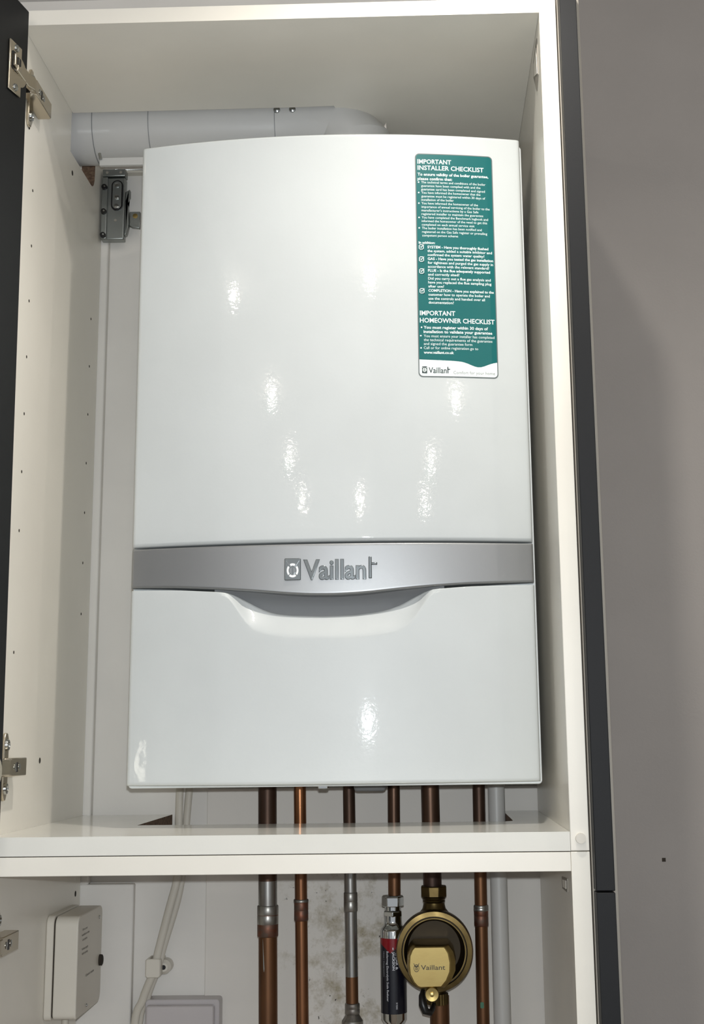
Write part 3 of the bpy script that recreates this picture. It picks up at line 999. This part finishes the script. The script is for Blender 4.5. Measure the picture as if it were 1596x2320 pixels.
for (y, z) in ((.3270, -.1145), (.2760, -.2080 + .004)):
    MB().lathe([(.0022, 0), (.0016, .0012), (.0001, .0016)], (.0541, y, z), axis=0, n=14).build('screw', M['chrome'], CB)
MB().lathe([(.0065, 0), (.0062, .0035), (.0050, .0042)], (.0535, .3340, -.1640), axis=0, n=24).build('grommet', M['hole'], CB)
MB().tube([(.0340, .262, -.2105), (.0340, .262, -.30)], .0042, 14).build('cable_tail', M['cable'], CB)

# junction / socket box at the bottom
JB = thing('socket_box', (.150, WY, -.30), 'pale grey plastic surface box on the wall at bottom left, cut by the frame', 'box')
MB().prism(rrect(.1040, .1935, -.3020, -.2140, .004), 1, .3620, .3895).build('back_box', M['socket'], JB, bevel=.001)
MB().prism(rrect(.1065, .1880, -.2990, -.2195, .003), 1, .3525, .3622).build('face_plate', M['socket'], JB, bevel=.0025, seg=3)

# ------------------------------------------------------------------ scale reducer
SR = thing('scale_reducer', (.4035, .300, -.235), 'slim chrome cylinder with red and navy label hung under a copper pipe', 'water filter')
cx_ = .4037
MB().lathe([(.0085, zp(2052)), (.0130, zp(2051)), (.0130, zp(2029)), (.0115, zp(2026)), (.0080, zp(2025))], (cx_, .300, 0), n=6, rot=math.radians(0)).build('hex_nut', M['chrome'], SR, bevel=.0008)
MB().lathe([(.0095, zp(2060)), (.0095, zp(2050))], (cx_, .300, 0), n=32).build('thread', M['chrome'], SR)
MB().lathe([(.0100, zp(2074)), (.0118, zp(2072)), (.0118, zp(2062)), (.0100, zp(2059))], (cx_, .300, 0), n=6, rot=math.radians(30)).build('hex_collar', M['chrome'], SR, bevel=.0006)
ladder = zp


def zp(v):
    return .091 + (ladder(v) - .091) * 1.6185 / 1.6435


zb0, zb1 = zp(2113), zp(2312)
MB().lathe([(.0060, zb1 - .012), (.0110, zb1 - .006), (.0148, zb1), (.0148, zb0), (.0140, zb0 + .003), (.0108, zp(2100)), (.0102, zp(2090)), (.0102, zp(2073))], (cx_, .300, 0), n=56).build('body', M['chrome'], SR, smooth=50)
# printed sleeve: navy with a red top that dips to a point
mb = MB()
nA = 64
zl0, zl1 = zp(2128), zp(2298)
rS = .01495
def vz(a):
    # a angle from the camera side, red lower edge
    d = abs(((a + 180 + 12) % 360) - 180)
    return zp(2160) + .000 - .0 if False else interp([(0, zp(2162)), (30, zp(2148)), (60, zp(2140)), (180, zp(2136))], d)
vs = []
for k in range(nA + 1):
    A = -180 + 360 * k / nA
    ar = math.radians(A)
    x, y = cx_ + rS * math.sin(ar), .300 - rS * math.cos(ar)
    vs += [(x, y, zl1), (x, y, vz(A)), (x, y, zl0)]
fsn = []
mb.v = vs
for k in range(nA):
    a, b = k * 3, k * 3 + 3
    mb.f += [(a, b, b + 1, a + 1), (a + 1, b + 1, b + 2, a + 2)]
    mb.m += [0, 1]
lb = mb.build('label', [M['label_navy'], M['label_red']], SR, smooth=50)


def on_cyl(rad):
    def place(s, t, d):
        # s runs down the cylinder, t around it (text turned a quarter turn)
        an = t / rad
        return (cx_ + rad * math.sin(an), .300 - rad * math.cos(an), s)
    return place


mb = MB()
# text reading downwards: start high, end low
fit_text(mb, 'SPEAR &', zp(2160), zp(2200), .0030, .0028, on_cyl(.01508), bold=.03)
fit_text(mb, 'JACKSON', zp(2158), zp(2201), -.0008, .0028, on_cyl(.01508), bold=.03)
fit_text(mb, 'Boilermag Electrolytic Scale Reducer', zp(2157), zp(2270), -.0080, .0028, on_cyl(.01508), bold=.01)
fit_text(mb, '15mm / Compression', zp(2158), zp(2216), -.0125, .0014, on_cyl(.01508))
fit_text(mb, '50 YEARS', zp(2272), zp(2287), .0028, .0020, on_cyl(.01508), bold=.01)
mb.build('lettering', M['label_text'], lb, smooth=0)
MB().box(cx_ - .0006, cx_ + .0006, .2848, .2853, zp(2153), zp(2148)).build('emblem', M['label_text'], lb)

zp = ladder
# ------------------------------------------------------------------ brass fitting
BF = thing('brass_filter', (.4515, .300, -.205), 'round brass pipe fitting with a polished name plate, among the copper pipes', 'pipe fitting')
bx, bz = .4512, -.1480
MB().lathe([(.0112, -.0800), (.0128, -.0790), (.0158, -.0795), (.0158, -.0905), (.0140, -.0925)], (.4517, .296, 0), n=8, rot=math.radians(22.5)).build('compression_nut', M['brass'], BF, bevel=.001)
MB().lathe([(.0122, -.0915), (.0132, -.0930), (.0122, -.0945), (.0132, -.0960), (.0120, -.0975), (.0135, -.104), (.0200, -.112)], (.4517, .292, 0), n=36).build('neck', M['brass'], BF, smooth=40)
# dished body, axis towards the viewer
body = [(.0300, .318), (.0390, .306), (.0436, .285), (.0440, .272), (.0425, .2655), (.0375, .2650), (.0368, .2672), (.0360, .2672), (.0358, .2652), (.0346, .2652), (.0340, .2850), (.0300, .2900), (.0001, .2910)]
MB().lathe(body, (bx, 0, bz), axis=1, n=72, scale=(1, 1.02), mats=[0, 0, 0, 0, 0, 0, 1, 1, 0, 1, 1, 1]).build('body', [M['brass'], M['brass_dark']], BF, smooth=40)
# lower spout the plate sits on
PO = [(.4281, -.137), (.4665, -.1369), (.4718, -.144), (.4742, -.1545), (.4736, -.1649), (.469, -.1746), (.4619, -.1818), (.4358, -.1823), (.4315, -.1812), (.4264, -.1763), (.4214, -.1673), (.4205, -.1575), (.4214, -.1471), (.4248, -.1401)]
pc = (.4470, -.160)
ring = []
for k, (sc, y) in enumerate([(1.04, .285), (1.02, .246), (1.0, .2400), (.86, .2350)]):
    ring.append([(pc[0] + (p[0] - pc[0]) * sc + (-.0018 if k == 3 else 0), y, pc[1] + (p[1] - pc[1]) * (sc if k < 3 else .955)) for p in PO])
vs = [p for r_ in ring for p in r_]
nn = len(PO)
fs_ = []
for i in range(3):
    for k in range(nn):
        k2 = (k + 1) % nn
        fs_.append((i * nn + k, i * nn + k2, (i + 1) * nn + k2, (i + 1) * nn + k))
fs_.append(tuple(3 * nn + k for k in range(nn)))
fs_.append(tuple(k for k in range(nn))[::-1])
np_ = MB().add(vs, fs_).build('name_plate', M['brass_bright'], BF, bevel=.0012, smooth=25)
mb = MB()
fit_text(mb, 'Vaillant', .4358, .4626, -.1622, .0052, lambda s, t, d: (s, .2346, t), bold=.006, res=4)


def oval(cx, cz, w, h, n=24, k=1.0):
    return [(cx + w * k * math.cos(2 * math.pi * i / n), cz + h * k * math.sin(2 * math.pi * i / n)) for i in range(n)]


ocx, ocz = .4308, -.1605
o1, o2 = oval(ocx, ocz, .0031, .0040), oval(ocx, ocz, .0031, .0040, k=.82)
vs = [(p[0], .2346, p[1]) for p in o1] + [(p[0], .2346, p[1]) for p in o2]
mb.add(vs, [(i, (i + 1) % 24, 24 + (i + 1) % 24, 24 + i) for i in range(24)])
for s in (-1, 1):
    mb.add([(ocx + s * .0004, .2346, ocz + .0010), (ocx + s * .0012, .2346, ocz + .0008), (ocx + s * .0034, .2346, ocz + .0054), (ocx + s * .0026, .2346, ocz + .0050)], [(0, 1, 2, 3)])
    mb.add([(ocx + s * .0003, .2346, ocz + .0006), (ocx + s * .0014, .2346, ocz - .0002), (ocx + s * .0007, .2346, ocz - .0024), (ocx + s * .0003, .2346, ocz - .0020)], [(0, 1, 2, 3)])
mb.add([(ocx - .0018, .2346, ocz + .0024), (ocx + .0018, .2346, ocz + .0024), (ocx, .2346, ocz + .0004)], [(0, 1, 2)])
mb.build('lettering', M['brown_print'], np_, smooth=0)
# drain screw, knurled nut, black lever
MB().lathe([(.0001, -.0022), (.0022, -.0018), (.0024, .0008), (.0070, .0004), (.0077, .0018), (.0077, .006), (.004, .05)], (.4475, .2330, -.1880), axis=1, n=36).build('drain_screw', M['brass_bright'], BF, smooth=40)
MB().lathe([(.0108, -.205), (.0108, -.1790)], (.4530, .285, 0), n=32).build('outlet', M['brass'], BF)
mb = MB()
prof = []
for k in range(48):
    a = 2 * math.pi * k / 48
    r_ = .0118 + (.0007 if k % 2 else 0)
    prof.append((.4535 + r_ * math.cos(a), .2800 + r_ * math.sin(a)))
mb.prism(prof, 2, -.2060, -.1945)
mb.build('knurled_nut', M['brass'], BF, smooth=0)
lv = MB().tube([(.4375, .262, -.1880), (.4362, .258, -.1935), (.4372, .255, -.2020), (.4400, .254, -.2090), (.4450, .256, -.2110), (.4480, .262, -.2080), (.4500, .272, -.2030)], [.0022, .0036, .0048, .0044, .0036, .003, .002], 14)
lv.build('strap_cap', M['black_plastic'], BF)

# stray raw plug hole in the grey wall
pg = MB().box(.7335, .7380, WY - .0004, WY + .001, -.0635, -.0590).build('wall_plug', M['hole'])
tag(pg, 'small dark wall plug in the grey wall at lower right', 'wall plug')
